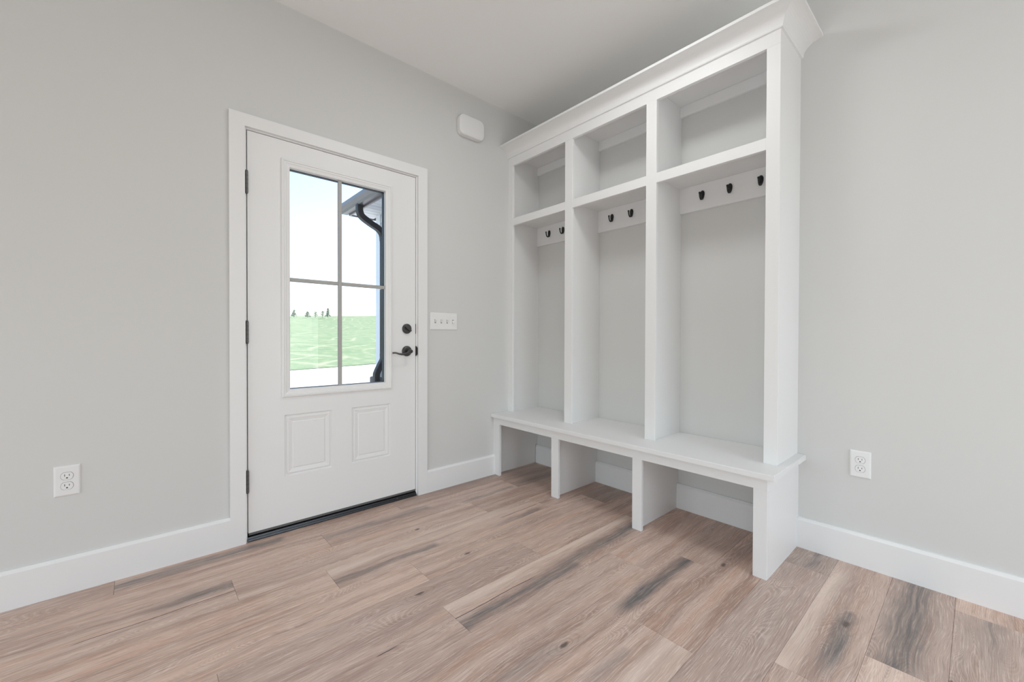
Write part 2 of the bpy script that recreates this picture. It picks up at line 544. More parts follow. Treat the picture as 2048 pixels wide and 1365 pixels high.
# (row, joint index n: plank spans joint+n*PL .. joint+(n+1)*PL)
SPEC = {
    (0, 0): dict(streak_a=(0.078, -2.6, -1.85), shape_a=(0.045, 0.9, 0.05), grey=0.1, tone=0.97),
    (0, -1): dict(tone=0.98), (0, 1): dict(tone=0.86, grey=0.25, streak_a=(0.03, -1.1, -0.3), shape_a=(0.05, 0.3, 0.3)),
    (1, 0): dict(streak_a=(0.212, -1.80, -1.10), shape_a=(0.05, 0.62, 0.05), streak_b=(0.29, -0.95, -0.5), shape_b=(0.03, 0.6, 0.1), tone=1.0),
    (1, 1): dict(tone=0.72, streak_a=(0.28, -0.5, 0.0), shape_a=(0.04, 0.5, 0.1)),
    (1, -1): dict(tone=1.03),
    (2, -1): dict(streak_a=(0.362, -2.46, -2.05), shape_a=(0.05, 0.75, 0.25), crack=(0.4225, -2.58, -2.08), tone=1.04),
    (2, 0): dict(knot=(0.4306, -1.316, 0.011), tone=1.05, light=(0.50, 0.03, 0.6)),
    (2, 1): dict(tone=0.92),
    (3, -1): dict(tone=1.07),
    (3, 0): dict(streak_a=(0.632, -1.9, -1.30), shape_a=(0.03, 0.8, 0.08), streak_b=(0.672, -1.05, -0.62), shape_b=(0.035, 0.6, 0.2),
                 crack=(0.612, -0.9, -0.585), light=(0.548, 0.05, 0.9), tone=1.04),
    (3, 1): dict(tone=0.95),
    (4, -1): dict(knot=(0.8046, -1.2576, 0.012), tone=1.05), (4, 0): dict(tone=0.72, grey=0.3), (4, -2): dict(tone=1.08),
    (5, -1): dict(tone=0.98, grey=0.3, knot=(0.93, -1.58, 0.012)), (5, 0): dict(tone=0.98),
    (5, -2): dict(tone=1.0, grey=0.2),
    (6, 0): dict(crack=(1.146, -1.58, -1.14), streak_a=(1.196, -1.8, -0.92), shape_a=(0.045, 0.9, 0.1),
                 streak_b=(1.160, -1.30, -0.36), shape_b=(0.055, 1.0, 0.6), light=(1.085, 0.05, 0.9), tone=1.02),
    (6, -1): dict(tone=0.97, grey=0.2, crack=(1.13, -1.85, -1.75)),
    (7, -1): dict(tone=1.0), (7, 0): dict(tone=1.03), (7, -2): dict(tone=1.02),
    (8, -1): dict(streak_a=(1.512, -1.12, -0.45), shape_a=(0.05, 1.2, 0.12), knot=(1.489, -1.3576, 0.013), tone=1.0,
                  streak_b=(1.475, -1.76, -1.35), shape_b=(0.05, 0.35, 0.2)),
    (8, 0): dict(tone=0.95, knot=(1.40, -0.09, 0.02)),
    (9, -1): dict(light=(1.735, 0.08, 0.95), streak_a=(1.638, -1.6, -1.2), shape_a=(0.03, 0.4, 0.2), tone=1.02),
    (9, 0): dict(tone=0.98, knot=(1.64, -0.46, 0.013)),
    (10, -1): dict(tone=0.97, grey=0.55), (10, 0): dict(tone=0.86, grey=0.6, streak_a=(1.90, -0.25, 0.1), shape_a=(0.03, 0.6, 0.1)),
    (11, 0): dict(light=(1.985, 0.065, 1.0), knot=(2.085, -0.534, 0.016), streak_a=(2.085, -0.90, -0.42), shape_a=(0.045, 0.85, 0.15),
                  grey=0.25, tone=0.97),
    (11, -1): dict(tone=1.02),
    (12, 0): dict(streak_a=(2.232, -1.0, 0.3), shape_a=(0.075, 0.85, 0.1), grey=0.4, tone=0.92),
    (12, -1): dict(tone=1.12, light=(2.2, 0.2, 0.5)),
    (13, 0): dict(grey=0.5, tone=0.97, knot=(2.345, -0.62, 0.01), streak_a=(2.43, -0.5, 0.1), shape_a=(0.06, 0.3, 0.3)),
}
ZERO = dict(streak_a=(0, 0, 0), shape_a=(0.01, 0, 0.01), streak_b=(0, 0, 0), shape_b=(0.01, 0, 0.01), crack=(-9, -9, -9),
            knot=(-9, -9, 0), light=(-9, 0.01, 0), tone=1.0, grey=0.0)
for row in range(0, 24):
    xa = X2 + PW * (row - 2)
    xb = xa + PW
    xa, xb = max(xa, 0.002), min(xb, XR - 0.002)
    if xb - xa < 0.01:
        continue
    j = JOINT.get(row, -0.2 - (row * 0.437) % PL)
    for n in range(-5, 3):
        ya, yb = max(j + n * PL, YF + 0.002), min(j + (n + 1) * PL, -0.002)
        if yb - ya < 0.01:
            continue
        g = 0.0003
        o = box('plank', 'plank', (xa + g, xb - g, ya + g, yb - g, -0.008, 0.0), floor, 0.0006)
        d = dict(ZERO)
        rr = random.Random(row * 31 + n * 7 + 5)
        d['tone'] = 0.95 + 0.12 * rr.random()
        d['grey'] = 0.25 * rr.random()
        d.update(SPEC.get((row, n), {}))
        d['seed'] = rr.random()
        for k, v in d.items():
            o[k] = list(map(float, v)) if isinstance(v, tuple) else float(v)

# baseboards: flat board, eased top
BT, BH = 0.0185, 0.145
bprof = [(0, 0.0), (BT, 0.0), (BT, BH - 0.012), (BT - 0.007, BH - 0.003), (BT - 0.009, BH), (0, BH)]
def baseboard(name, runs, side, label):
    bm = bmesh.new()
    for a, b in runs:
        if side == 'left':
            prism(bm, [(d, z) for d, z in bprof], a, b, 'y')
        elif side == 'back':
            prism(bm, [(-d, z) for d, z in bprof], a, b, 'x')
        elif side == 'right':
            prism(bm, [(XR - d, z) for d, z in bprof], a, b, 'y')
        else:
            prism(bm, [(YF + d, z) for d, z in bprof], a, b, 'x')
    return tag(finish(bm, name, 'trim'), label, 'baseboard', 'structure')
CO = 0.0766
baseboard('baseboard_left', [(YF, D1 - CO)], 'left', 'tall white baseboard on the hinge side of the door')
baseboard('baseboard_left', [(D0 + CO, -0.4504)], 'left', 'short white baseboard between the door casing and the locker bench')
baseboard('baseboard_back', [(0.012, XR - 0.02)], 'back', 'tall white baseboard on the locker wall, running behind the bench bays')
baseboard('baseboard_right', [(YF + 0.02, -0.02)], 'right', 'tall white baseboard under the wide added window')
baseboard('baseboard_front', [(0.02, WF[0]), (WF[0], WF[1]), (WF[1], XR)], 'front', 'tall white baseboard under the large added window')

# ------------------------------------------------------------------ door frame and casing
trim = thing('trim_1', (0, (D0 + D1) / 2, 0), 'flat white casing and jamb framing the exterior door', 'door casing', 'structure')
CI, CTH, CTOP = 0.012, 0.018, DH + 0.0719
box('casing_board', 'trim', (0, CTH, D1 - CO, D1 - CI, 0, CTOP), trim, 0.0)
box('casing_board', 'trim', (0, CTH, D0 + CI, D0 + CO, 0, CTOP), trim, 0.0)
box('casing_board', 'trim', (0, CTH, D1 - CI, D0 + CI, DH + CI, CTOP), trim, 0.0)
JX = -0.14
box('jamb', 'trim', (JX, 0.0, D1 - 0.028, D1 - 0.004, 0, OZ - 0.002), trim)
box('jamb', 'trim', (JX, 0.0, D0 + 0.004, D0 + 0.028, 0, OZ - 0.002), trim)
box('jamb', 'trim', (JX, 0.0, D1 - 0.004, D0 + 0.004, DH + 0.004, OZ - 0.002), trim)
for nm, b in (('door_stop', (JX + 0.02, -0.050, D1 - 0.004, D1 + 0.012, 0.03, DH + 0.004)),
              ('door_stop', (JX + 0.02, -0.050, D0 - 0.012, D0 + 0.004, 0.03, DH + 0.004)),
              ('door_stop', (JX + 0.02, -0.050, D1 + 0.012, D0 - 0.012, DH - 0.012, DH + 0.004))):
    box(nm, 'gasket', b, trim, 0.0)
bm = bmesh.new()     # black sill with a raised nosing
prism(bm, [(JX - 0.03, 0.0), (0.010, 0.0), (0.010, 0.004), (0.007, 0.012), (0.004, 0.013), (0.001, 0.021), (-0.010, 0.024), (-0.045, 0.027), (JX - 0.03, 0.016)], D1 - 0.004, D0 + 0.004, 'y')
sill = finish(bm, 'threshold', 'rubber', trim)
box('screw_cap', 'hinge', (0.004, 0.0075, D0 - 0.13, D0 - 0.122, 0.012, 0.016), sill, 0.001)
# strike plates on the latch jamb
bm = bmesh.new()
box_into(bm, -0.03, 0.006, D0 + 0.0015, D0 + 0.0045, 0.893, 0.957)
prism(bm, [(D0 + 0.002 + 0.014 * math.sin(t), 0.925 + 0.028 * math.cos(t)) for t in [math.pi * k / 10 for k in range(11)]], 0.003, 0.0085, 'x')
finish(bm, 'strike_plate', 'black', trim, 0.0008)
box('strike_plate', 'black', (-0.03, 0.0008, D0 + 0.0012, D0 + 0.0045, 1.035, 1.098), trim, 0.0005)

# ------------------------------------------------------------------ the door
door = thing('door_1', (0, D1, 0), 'white exterior door with a four-pane window above two embossed panels', 'door', 'structure')
GY0, GY1, GZ0, GZ1 = -1.8234, -1.2945, 0.7436, 1.884        # visible glass
FY0, FY1, FZ0, FZ1 = -1.8585, -1.2538, 0.6997, 1.934        # outer edge of the lite frame
P1 = (-1.8445, -1.6062, 0.2866, 0.6075)
P2 = (-1.4970, -1.2612, 0.2885, 0.6072)
SX = -0.044
hy0, hy1, hz0, hz1 = FY0 + 0.012, FY1 - 0.012, FZ0 + 0.012, FZ1 - 0.012
zA, zB = P1[2], P1[3]
slab_boxes = [(SX, 0, D1, hy0, hz0, DH), (SX, 0, hy1, D0, hz0, DH), (SX, 0, hy0, hy1, hz1, DH),
              (SX, 0, D1, D0, zB, hz0), (SX, 0, D1, D0, DZ, zA),
              (SX, 0, D1, P1[0], zA, zB), (SX, 0, P1[1], P2[0], zA, zB), (SX, 0, P2[1], D0, zA, zB),
              (SX, -0.012, P1[0], P1[1], zA, zB), (SX, -0.012, P2[0], P2[1], zA, zB)]
slab = boxes('slab', 'door', slab_boxes, door)
pp = [(0, 0.0), (0.004, -0.0065), (0.009, -0.0075), (0.013, -0.002), (0.018, -0.0015), (0.037, -0.0055), (0.0395, -0.0055), (0.042, -0.0012)]
ring_x('panel', 'door', P1[0], P1[1], zA, zB, pp, slab)
ring_x('panel', 'door', P2[0], P2[1], zA, zB, pp, slab)
lw = GY0 - FY0
ring_x('window_frame', 'door', FY0, FY1, FZ0, FZ1,
       [(0, -0.002), (0.0, 0.008), (0.003, 0.011), (0.010, 0.012), (0.013, 0.0085), (0.020, 0.0085), (0.024, 0.006),
        (0.0385, 0.004), (0.0405, 0.001), (0.0405, -0.020), (0.012, -0.020)], door, fill=False)
wf = [o for o in door.children if o.name.startswith('window_frame')][0]
ring_x('gasket', 'gasket', FY0 + 0.012, FY1 - 0.012, FZ0 + 0.012, FZ1 - 0.012,
       [(0, -0.021), (0.030, -0.021), (0.030, -0.046), (0.0, -0.046)], wf, fill=False)
MY, MZ, MW = -1.5590, 1.3140, 0.0098
gx0, gx1 = -0.030, -0.026
iy0, iy1, iz0, iz1 = FY0 + 0.04, FY1 - 0.04, FZ0 + 0.04, FZ1 - 0.04
for (a, b, cc, dd) in ((iy0, MY, MZ, iz1), (MY, iy1, MZ, iz1), (iy0, MY, iz0, MZ), (MY, iy1, iz0, MZ)):
    box('pane', 'glass', (gx0, gx1, a, b, cc, dd), door, 0.0)
box('muntin', 'muntin', (-0.022, -0.006, MY - MW, MY + MW, iz0, iz1), door, 0.002)
box('muntin', 'muntin', (-0.022, -0.006, iy0, MY - MW, MZ - MW, MZ + MW), door, 0.002)
box('muntin', 'muntin', (-0.022, -0.006, MY + MW, iy1, MZ - MW, MZ + MW), door, 0.002)
box('door_sweep', 'sweep', (SX + 0.004, -0.002, D1 + 0.002, D0 - 0.002, DZ - 0.013, DZ), door, 0.0005)
# hinges
for zc in (1.772, 1.036, 0.299):
    hb = bmesh.new()
    lathe_x(hb, 0.006, D1 - 0.0035, zc - 0.0515, [(0, 0.0066), (0.0, 0.0066), (0.103, 0.0066)], 14, 'z')
    hg = finish(hb, 'hinge', 'hinge', door, smooth=False)
    for k in range(1, 5):
        kb = bmesh.new()
        lathe_x(kb, 0.006, D1 - 0.0035, zc - 0.0515 + 0.103 * k / 5 - 0.0008, [(0, 0.0071), (0.0016, 0.0071)], 14, 'z')
        finish(kb, 'knuckle', 'bronze', hg)
    for s in (-1, 1):
        kb = bmesh.new()
        lathe_x(kb, 0.006, D1 - 0.0035, zc + s * 0.0545 - 0.003, [(0, 0.0045), (0.002, 0.0058), (0.004, 0.0058), (0.006, 0.0045)], 14, 'z')
        finish(kb, 'pin_tip', 'hinge', hg)
# deadbolt
bm = bmesh.new()
lathe_x(bm, 0, -1.1535, 1.0662, [(0, 0.031), (0.006, 0.031), (0.011, 0.0275), (0.013, 0.024), (0.013, 0.001)], 36)
db = finish(bm, 'deadbolt', 'bronze', door)
bm = bmesh.new()
lathe_x(bm, 0.013, -1.1535, 1.0662, [(0, 0.008), (0.008, 0.007)], 16)
tv = [(-0.024, -0.004), (-0.014, -0.0065), (0.0, -0.0072), (0.014, -0.0065), (0.024, -0.004), (0.024, 0.004), (0.014, 0.0065), (0.0, 0.0072), (-0.014, 0.0065), (-0.024, 0.004)]
ang = math.radians(-38)
prism(bm, [(-1.1535 + a * math.cos(ang) - b * math.sin(ang), 1.0662 + a * math.sin(ang) + b * math.cos(ang)) for a, b in tv], 0.019, 0.030, 'x')
finish(bm, 'thumb_turn', 'bronze', db, 0.0012)
# lever set
LY, LZ = -1.1535, 0.9258
bm = bmesh.new()
lathe_x(bm, 0, LY, LZ, [(0, 0.0325), (0.006, 0.0325), (0.011, 0.029), (0.014, 0.024), (0.014, 0.001)], 36)
lv = finish(bm, 'door_lever', 'bronze', door)
bm = bmesh.new()
lathe_x(bm, 0.014, LY, LZ, [(0, 0.0125), (0.024, 0.0105), (0.034, 0.0105), (0.048, 0.011), (0.052, 0.0085), (0.052, 0.001)], 24)
pts, rad = [], []
for k in range(15):
    s = k / 14
    pts.append((0.054 - 0.010 * s + 0.006 * math.sin(s * 3.1), LY - 0.004 - 0.112 * s, LZ - 0.001 - 0.013 * math.sin(min(1, s * 1.2) * math.pi) - 0.007 * s))
    rad.append(0.0080 - 0.0034 * s)
tube(bm, pts, rad, 12, (0.62, 1.0))
finish(bm, 'handle', 'bronze', lv, smooth=True)
bm = bmesh.new()
lathe_x(bm, 0.066, LY, LZ, [(0, 0.0048), (0.004, 0.0044), (0.0045, 0.001)], 16)
box_into(bm, 0.069, 0.0725, LY - 0.001, LY + 0.001, LZ - 0.004, LZ + 0.004)
finish(bm, 'turn_button', 'black', lv)

# ------------------------------------------------------------------ built-in locker
XS, DL, DB, DU = 1.8097, 0.4504, 0.4753, 0.3089
XU = 1.8046
ZT, ZU, ZO = 0.4513, 0.4260, 0.3754
lk = thing('hall_locker', (0.9, -0.22, 0), 'white built-in three-bay hall locker with cubbies, coat hooks and open bench', 'locker')
FT = 0.019
# bench
box('bench_seat', 'locker', (0.0, 1.8408, -DB, 0.0, ZU, ZT), lk, 0.002, 2)
box('bench_apron', 'locker', (0.0, XS, -DL, -DL + FT, ZO, ZU), lk, 0.0006)
for a, b in ((0.0, 0.0698), (0.5853, 0.6421), (1.1708, 1.2253), (1.7558, XS)):
    box('bench_stile', 'locker', (a, b, -DL, -DL + FT, 0.0, ZO), lk, 0.0008)
def notched(name, x0, x1, yf, z1):
    return boxes(name, 'locker', [(x0, x1, yf, -BT, 0.0, BH), (x0, x1, yf, 0.0, BH, z1)], lk)
notched('bench_side_panel', XS - FT, XS, -DL + FT, ZU)
notched('bench_side_panel', 0.0005, 0.0095, -DL + FT, ZU)
notched('bench_divider', 0.587, 0.606, -DL + FT, ZU)
notched('bench_divider', 1.1805, 1.1995, -DL + FT, ZU)
# upper cabinet
ZS0, ZS1, ZOP, ZC = 1.8558, 1.9084, 2.3041, 2.3660
ST = [(0.0, 0.0513), (0.5678, 0.6307), (1.1583, 1.2199), (1.7501, XU)]
for a, b in ST:
    box('upper_stile', 'locker', (a, b, -DU, -DU + FT, ZT, ZOP), lk, 0.0008)
box('top_rail', 'locker', (0.0, XU, -DU, -DU + FT, ZOP, ZC + 0.07), lk, 0.0006)
box('upper_side_panel', 'locker', (XU - FT, XU, -DU + FT, 0.0, ZT, ZC + 0.07), lk, 0.0004)
box('upper_side_panel', 'locker', (0.0005, 0.0195, -DU + FT, 0.0, ZT, ZC + 0.07), lk, 0.0004)
DVS = [(0.5805, 0.6190), (1.1700, 1.2080)]
for a, b in DVS:
    box('upper_divider', 'locker', (a, b, -DU + FT, 0.0, ZT, 2.371), lk, 0.0004)
bays = [(0.0195, DVS[0][0], ST[0][1], ST[1][0]), (DVS[0][1], DVS[1][0], ST[1][1], ST[2][0]), (DVS[1][1], XU - FT, ST[2][1], ST[3][0])]
HOOKX = [(0.156, 0.298, 0.440), (0.736, 0.886, 1.036), (1.342, 1.490, 1.640)]
box('top_panel', 'locker', (0.0195, XU - FT, -DU + FT, 0.0, 2.371, 2.390), lk, 0.0004)

def hook_mesh():
    """black coat hook: teardrop back plate, prong that sweeps down, out and up to a ball"""
    bm = bmesh.new()
    prof = []
    for k in range(20):
        t = 2 * math.pi * k / 20
        zz = 0.026 * math.cos(t)
        ww = 0.0115 * math.sin(t) * (1.0 + 0.28 * math.cos(t))
        prof.append((ww, zz))
    prism(bm, prof, 0.0, -0.005, 'y')
    pts = [(0, -0.004, 0.004), (0, -0.006, -0.010), (0, -0.010, -0.020), (0, -0.017, -0.0265), (0, -0.025, -0.026),
           (0, -0.031, -0.020), (0, -0.035, -0.011), (0, -0.037, -0.001), (0, -0.0375, 0.004)]
    tube(bm, pts, [0.0066, 0.0062, 0.0056, 0.0048, 0.0043, 0.0041, 0.0041, 0.0044, 0.0044], 10, ref=Vector((1, 0, 0)))
    bmesh.ops.create_icosphere(bm, subdivisions=2, radius=0.0060, matrix=Matrix.Translation((0, -0.0375, 0.006)))
    bmesh.ops.recalc_face_normals(bm, faces=bm.faces[:])
    me = bpy.data.meshes.new('coat_hook')
    bm.to_mesh(me); bm.free()
    for p in me.polygons:
        p.use_smooth = True
    me.materials.append(MAT['black'])
    return me
HOOK = hook_mesh()
for (a, b, fa, fb), hx in zip(bays, HOOKX):
    sh = box('shelf', 'locker', (a, b, -DU + FT, 0.0, 1.8892, ZS1), lk, 0.0004)
    box('shelf_lip', 'locker', (fa, fb, -DU, -DU + FT, ZS0, ZS1), sh, 0.0006)
    rail = box('hook_rail', 'locker', (a, b, -FT, 0.0, 1.7430, 1.8892), lk, 0.0012)
    for x in hx:
        h = bpy.data.objects.new('coat_hook', HOOK)
        COL.objects.link(h)
        h.parent = rail
        h.location = Vector((x, -FT, 1.8225)) - parent_world(rail)
        h['label'] = 'black iron coat hook'
    box('top_nailer', 'locker', (a, b, -FT, 0.0, 2.3100, 2.371), lk, 0.0012)
# crown: bed fillet, deep cove, top lip; mitred and returned to the wall
cp = [(0.0, 2.352), (0.0005, ZC), (0.008, ZC + 0.001), (0.010, ZC + 0.006)]
for k in range(1, 13):
    t = k / 12 * math.pi / 2
    cp.append((0.010 + 0.074 * (1 - math.cos(t)), ZC + 0.006 + 0.058 * math.sin(t)))
cp += [(0.0873, 2.4300), (0.0873, 2.4435), (0.0, 2.4435)]
bm = bmesh.new()
secs = []
for kind in range(3):
    loop = []
    for d, z in cp:
        if kind == 0: c_ = (0.0, -DU - d, z)
        elif kind == 1: c_ = (XU + d, -DU - d, z)
        else: c_ = (XU + d, 0.0, z)
        loop.append(bm.verts.new(c_))
    secs.append(loop)
for a, b in zip(secs, secs[1:]):
    for i in range(len(cp)):
        j = (i + 1) % len(cp)
        bm.faces.new((a[i], a[j], b[j], b[i]))
bm.faces.new(secs[0]); bm.faces.new(secs[-1])
finish(bm, 'crown_moulding', 'locker', lk)

# ------------------------------------------------------------------ wall fittings
def outlet(wall, u, zc, label):
    """duplex outlet on an oversize plate; wall 'left' faces +x, 'back' faces -y"""
    base = (0, u, zc - 0.06) if wall == 'left' else (u, 0, zc - 0.06)
    t = thing('wall_outlet', base, label, 'outlet', group='duplex wall outlets')
    def put(bm, name, mat, parent, bevel=0.0, segs=1):
        # built facing +x round (0,0,0): depth, along, up
        for v in bm.verts:
            d, a, z = v.co
            v.co = (d, u + a, zc + z) if wall == 'left' else (u + a, -d, zc + z)
        return finish(bm, name, mat, parent, bevel, segs)
    bm = bmesh.new()
    pl = [(0.0, 0.0), (0.0, 0.0025), (0.0035, 0.0058), (0.006, 0.0065)]
    loops = [[bm.verts.new((h, sy * (0.0368 - i), sz * (0.0595 - i))) for sy, sz in ((-1, -1), (1, -1), (1, 1), (-1, 1))] for i, h in pl]
    for a, b in zip(loops, loops[1:]):
        for k in range(4):
            bm.faces.new((a[k], a[(k + 1) % 4], b[(k + 1) % 4], b[k]))
    bm.faces.new(loops[-1]); bm.faces.new(loops[0])
    put(bm, 'cover_plate', 'plastic', t)
    for s in (-1, 1):
        cz = s * 0.0195
        bm = bmesh.new()
        pr = []
        for k in range(32):
            th = 2 * math.pi * k / 32
            pr.append((0.0172 * math.cos(th), cz + max(-0.0145, min(0.0145, 0.0172 * math.sin(th)))))
        prism(bm, pr, 0.0060, 0.0086, 'x')
        rc = put(bm, 'receptacle', 'plastic', t, 0.0006)
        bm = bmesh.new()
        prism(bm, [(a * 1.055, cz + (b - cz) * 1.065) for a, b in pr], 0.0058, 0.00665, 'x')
        put(bm, 'recess_shade', 'gap_shade', rc)  # grey disc round the receptacle, standing in for recess shade
        for yy, hh in ((-0.0064, 0.0042), (0.0064, 0.0034)):
            bm = bmesh.new()
            box_into(bm, 0.0080, 0.0088, yy - 0.0009, yy + 0.0009, cz + 0.0035 - hh, cz + 0.0035 + hh)
            put(bm, 'slot', 'slot', rc)
        bm = bmesh.new()
        pr = [(0.0026 * math.cos(q), cz - 0.0072 + 0.0026 * math.sin(q)) for q in [math.pi * k / 8 for k in range(9)]]
        pr += [(-0.0026, cz - 0.0092), (0.0026, cz - 0.0092)]
        prism(bm, pr, 0.0080, 0.0088, 'x')
        put(bm, 'ground_hole', 'slot', rc)
    bm = bmesh.new()
    lathe_x(bm, 0.0062, 0, 0, [(0, 0.0030), (0.0008, 0.0030), (0.0013, 0.002), (0.0013, 0.0005)], 12)
    put(bm, 'screw', 'plastic', t)
    return t
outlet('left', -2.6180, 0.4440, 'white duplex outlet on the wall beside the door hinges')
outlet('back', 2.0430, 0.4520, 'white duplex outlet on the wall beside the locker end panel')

# four-gang switch
SY0, SY1, SZ0, SZ1 = -0.9880, -0.7750, 1.0620, 1.1765
sw = thing('light_switch', (0, (SY0 + SY1) / 2, SZ0), 'white four-gang toggle switch plate between the door and the locker', 'light switch')
ring_x('cover_plate', 'plastic', SY0, SY1, SZ0, SZ1, [(0, 0.0005), (0, 0.0025), (0.0035, 0.0060), (0.006, 0.0066)], sw)
for k in range(4):
    yc = SY0 + 0.0375 + 0.046 * k
    zc = (SZ0 + SZ1) / 2
    on = k < 3
    boxes('slot', 'slot', [(0.0060, 0.00675, yc - 0.0052, yc + 0.0052, zc - 0.0122, zc + 0.0122)], sw)
    bm = bmesh.new()
    s = 1 if on else -1
    prism(bm, [(0.0062, zc - s * 0.009), (0.0062, zc + s * 0.0095), (0.0175, zc + s * 0.0135), (0.0185, zc + s * 0.0075)], yc - 0.0042, yc + 0.0042, 'y')
    finish(bm, 'toggle', 'plastic', sw, 0.0006)
    for q in (-1, 1):
        bm = bmesh.new()
        lathe_x(bm, 0.0063, yc, zc + q * 0.030, [(0, 0.0032), (0.0009, 0.0030), (0.0013, 0.002), (0.0013, 0.0005)], 12)
        finish(bm, 'screw', 'plastic', sw)

# door chime
def rrect(y0, y1, z0, z1, r, n=8):
    pts = []
    for cy, cz, a0 in ((y1 - r, z1 - r, 0), (y0 + r, z1 - r, 90), (y0 + r, z0 + r, 180), (y1 - r, z0 + r, 270)):
        for k in range(n + 1):
            a = math.radians(a0 + 90 * k / n)
            pts.append((cy + r * math.cos(a), cz + r * math.sin(a)))
    return pts
ch = thing('door_chime', (0, -0.678, 2.402), 'white rounded door chime box high on the wall beside the locker', 'door chime')
def shell(name, levels, mat, parent):
    bm = bmesh.new()
    rings = [[bm.verts.new((x, y, z)) for y, z in rrect(-0.782 + i, -0.574 - i, 2.402 + i, 2.540 - i, 0.038 - i * 0.6)] for i, x in levels]
    for a, b in zip(rings, rings[1:]):
        for k in range(len(a)):
            j = (k + 1) % len(a)
            bm.faces.new((a[k], a[j], b[j], b[k]))
    bm.faces.new(rings[0]); bm.faces.new(rings[-1])
    return finish(bm, name, mat, parent)
shell('back_plate', [(0.004, 0.0), (0.004, 0.010)], 'plastic', ch)
shell('cover', [(0.0, 0.0095), (0.0, 0.038), (0.002, 0.0425), (0.006, 0.045), (0.0085, 0.0445), (0.0105, 0.0460), (0.03, 0.0478), (0.05, 0.0485)], 'plastic', ch)

# flush ceiling lamps added out of view to light the room
def added_ceiling_lamp(x, y, watts, label):
    t = thing('added_ceiling_light', (x, y, H - 0.075), label, 'ceiling light', group='added flush ceiling lights')
    bm = bmesh.new()
    lathe_x(bm, x, y, H - 0.045, [(0, 0.235), (0.03, 0.235), (0.0445, 0.225)], 40, 'z')
    finish(bm, 'rim', 'bronze', t)
    bm = bmesh.new()
    lathe_x(bm, x, y, H - 0.06, [(0.0, 0.19), (0.006, 0.215), (0.0145, 0.222)], 40, 'z')
    finish(bm, 'diffuser', 'lamp', t)
    d = bpy.data.lights.new('added_lamp_glow', 'AREA')
    d.shape = 'DISK'
    d.size = 0.42
    d.energy = watts
    d.color = (0.945, 0.99, 1.0)
    o = bpy.data.objects.new('added_lamp_glow', d)
    COL.objects.link(o)
    o.parent = t
    o.location = (0, 0, 0.005)
added_ceiling_lamp(1.30, -1.05, 6.5, 'added round flush ceiling light in front of the locker')
added_ceiling_lamp(2.20, -3.70, 2.5, 'added round flush ceiling light near the large added window')

# ------------------------------------------------------------------ outside
GZ = -0.20
drive = boxes('driveway', 'concrete', [(-60, -WT, -40, 40, GZ - 0.15, GZ)], origin=(-8, 0, GZ))
tag(drive, 'pale concrete pavement outside the door, bleached by the sun', 'pavement', 'structure')
# lawn: starts along an edge line and climbs to a low crest
E0, E1 = Vector((-13.85, 1.46, 0)), Vector((-15.47, 5.56, 0))
ed = (E1 - E0).normalized()
en = Vector((-ed.y, ed.x, 0))
if en.x > 0: en = -en
bm = bmesh.new()
NS, NTT = 54, 60
grid = []
for i in range(NS + 1):
    s = -70 + 270 * i / NS
    col_ = []
    for k in range(NTT + 1):
        t = 200 * (k / NTT) ** 1.6
        z = GZ + 0.02 + (0.034 * t - 0.034 * max(0, t - 112) * 1.25 if t > 112 else 0.034 * t) + 0.10 * math.sin(s * 0.11 + t * 0.05) * min(1, t / 25) + 0.051 * s * min(1, t / 112)
        c_ = E0 + ed * s + en * t
        col_.append(bm.verts.new((c_.x, c_.y, z)))
    grid.append(col_)
for i in range(NS):
    for k in range(NTT):
        bm.faces.new((grid[i][k], grid[i + 1][k], grid[i + 1][k + 1], grid[i][k + 1]))
lawn = finish(bm, 'lawn', 'lawn', smooth=True, origin=(E0.x, E0.y, GZ))
tag(lawn, 'sunlit green lawn rising to a low crest beyond the pavement', 'lawn', 'structure')

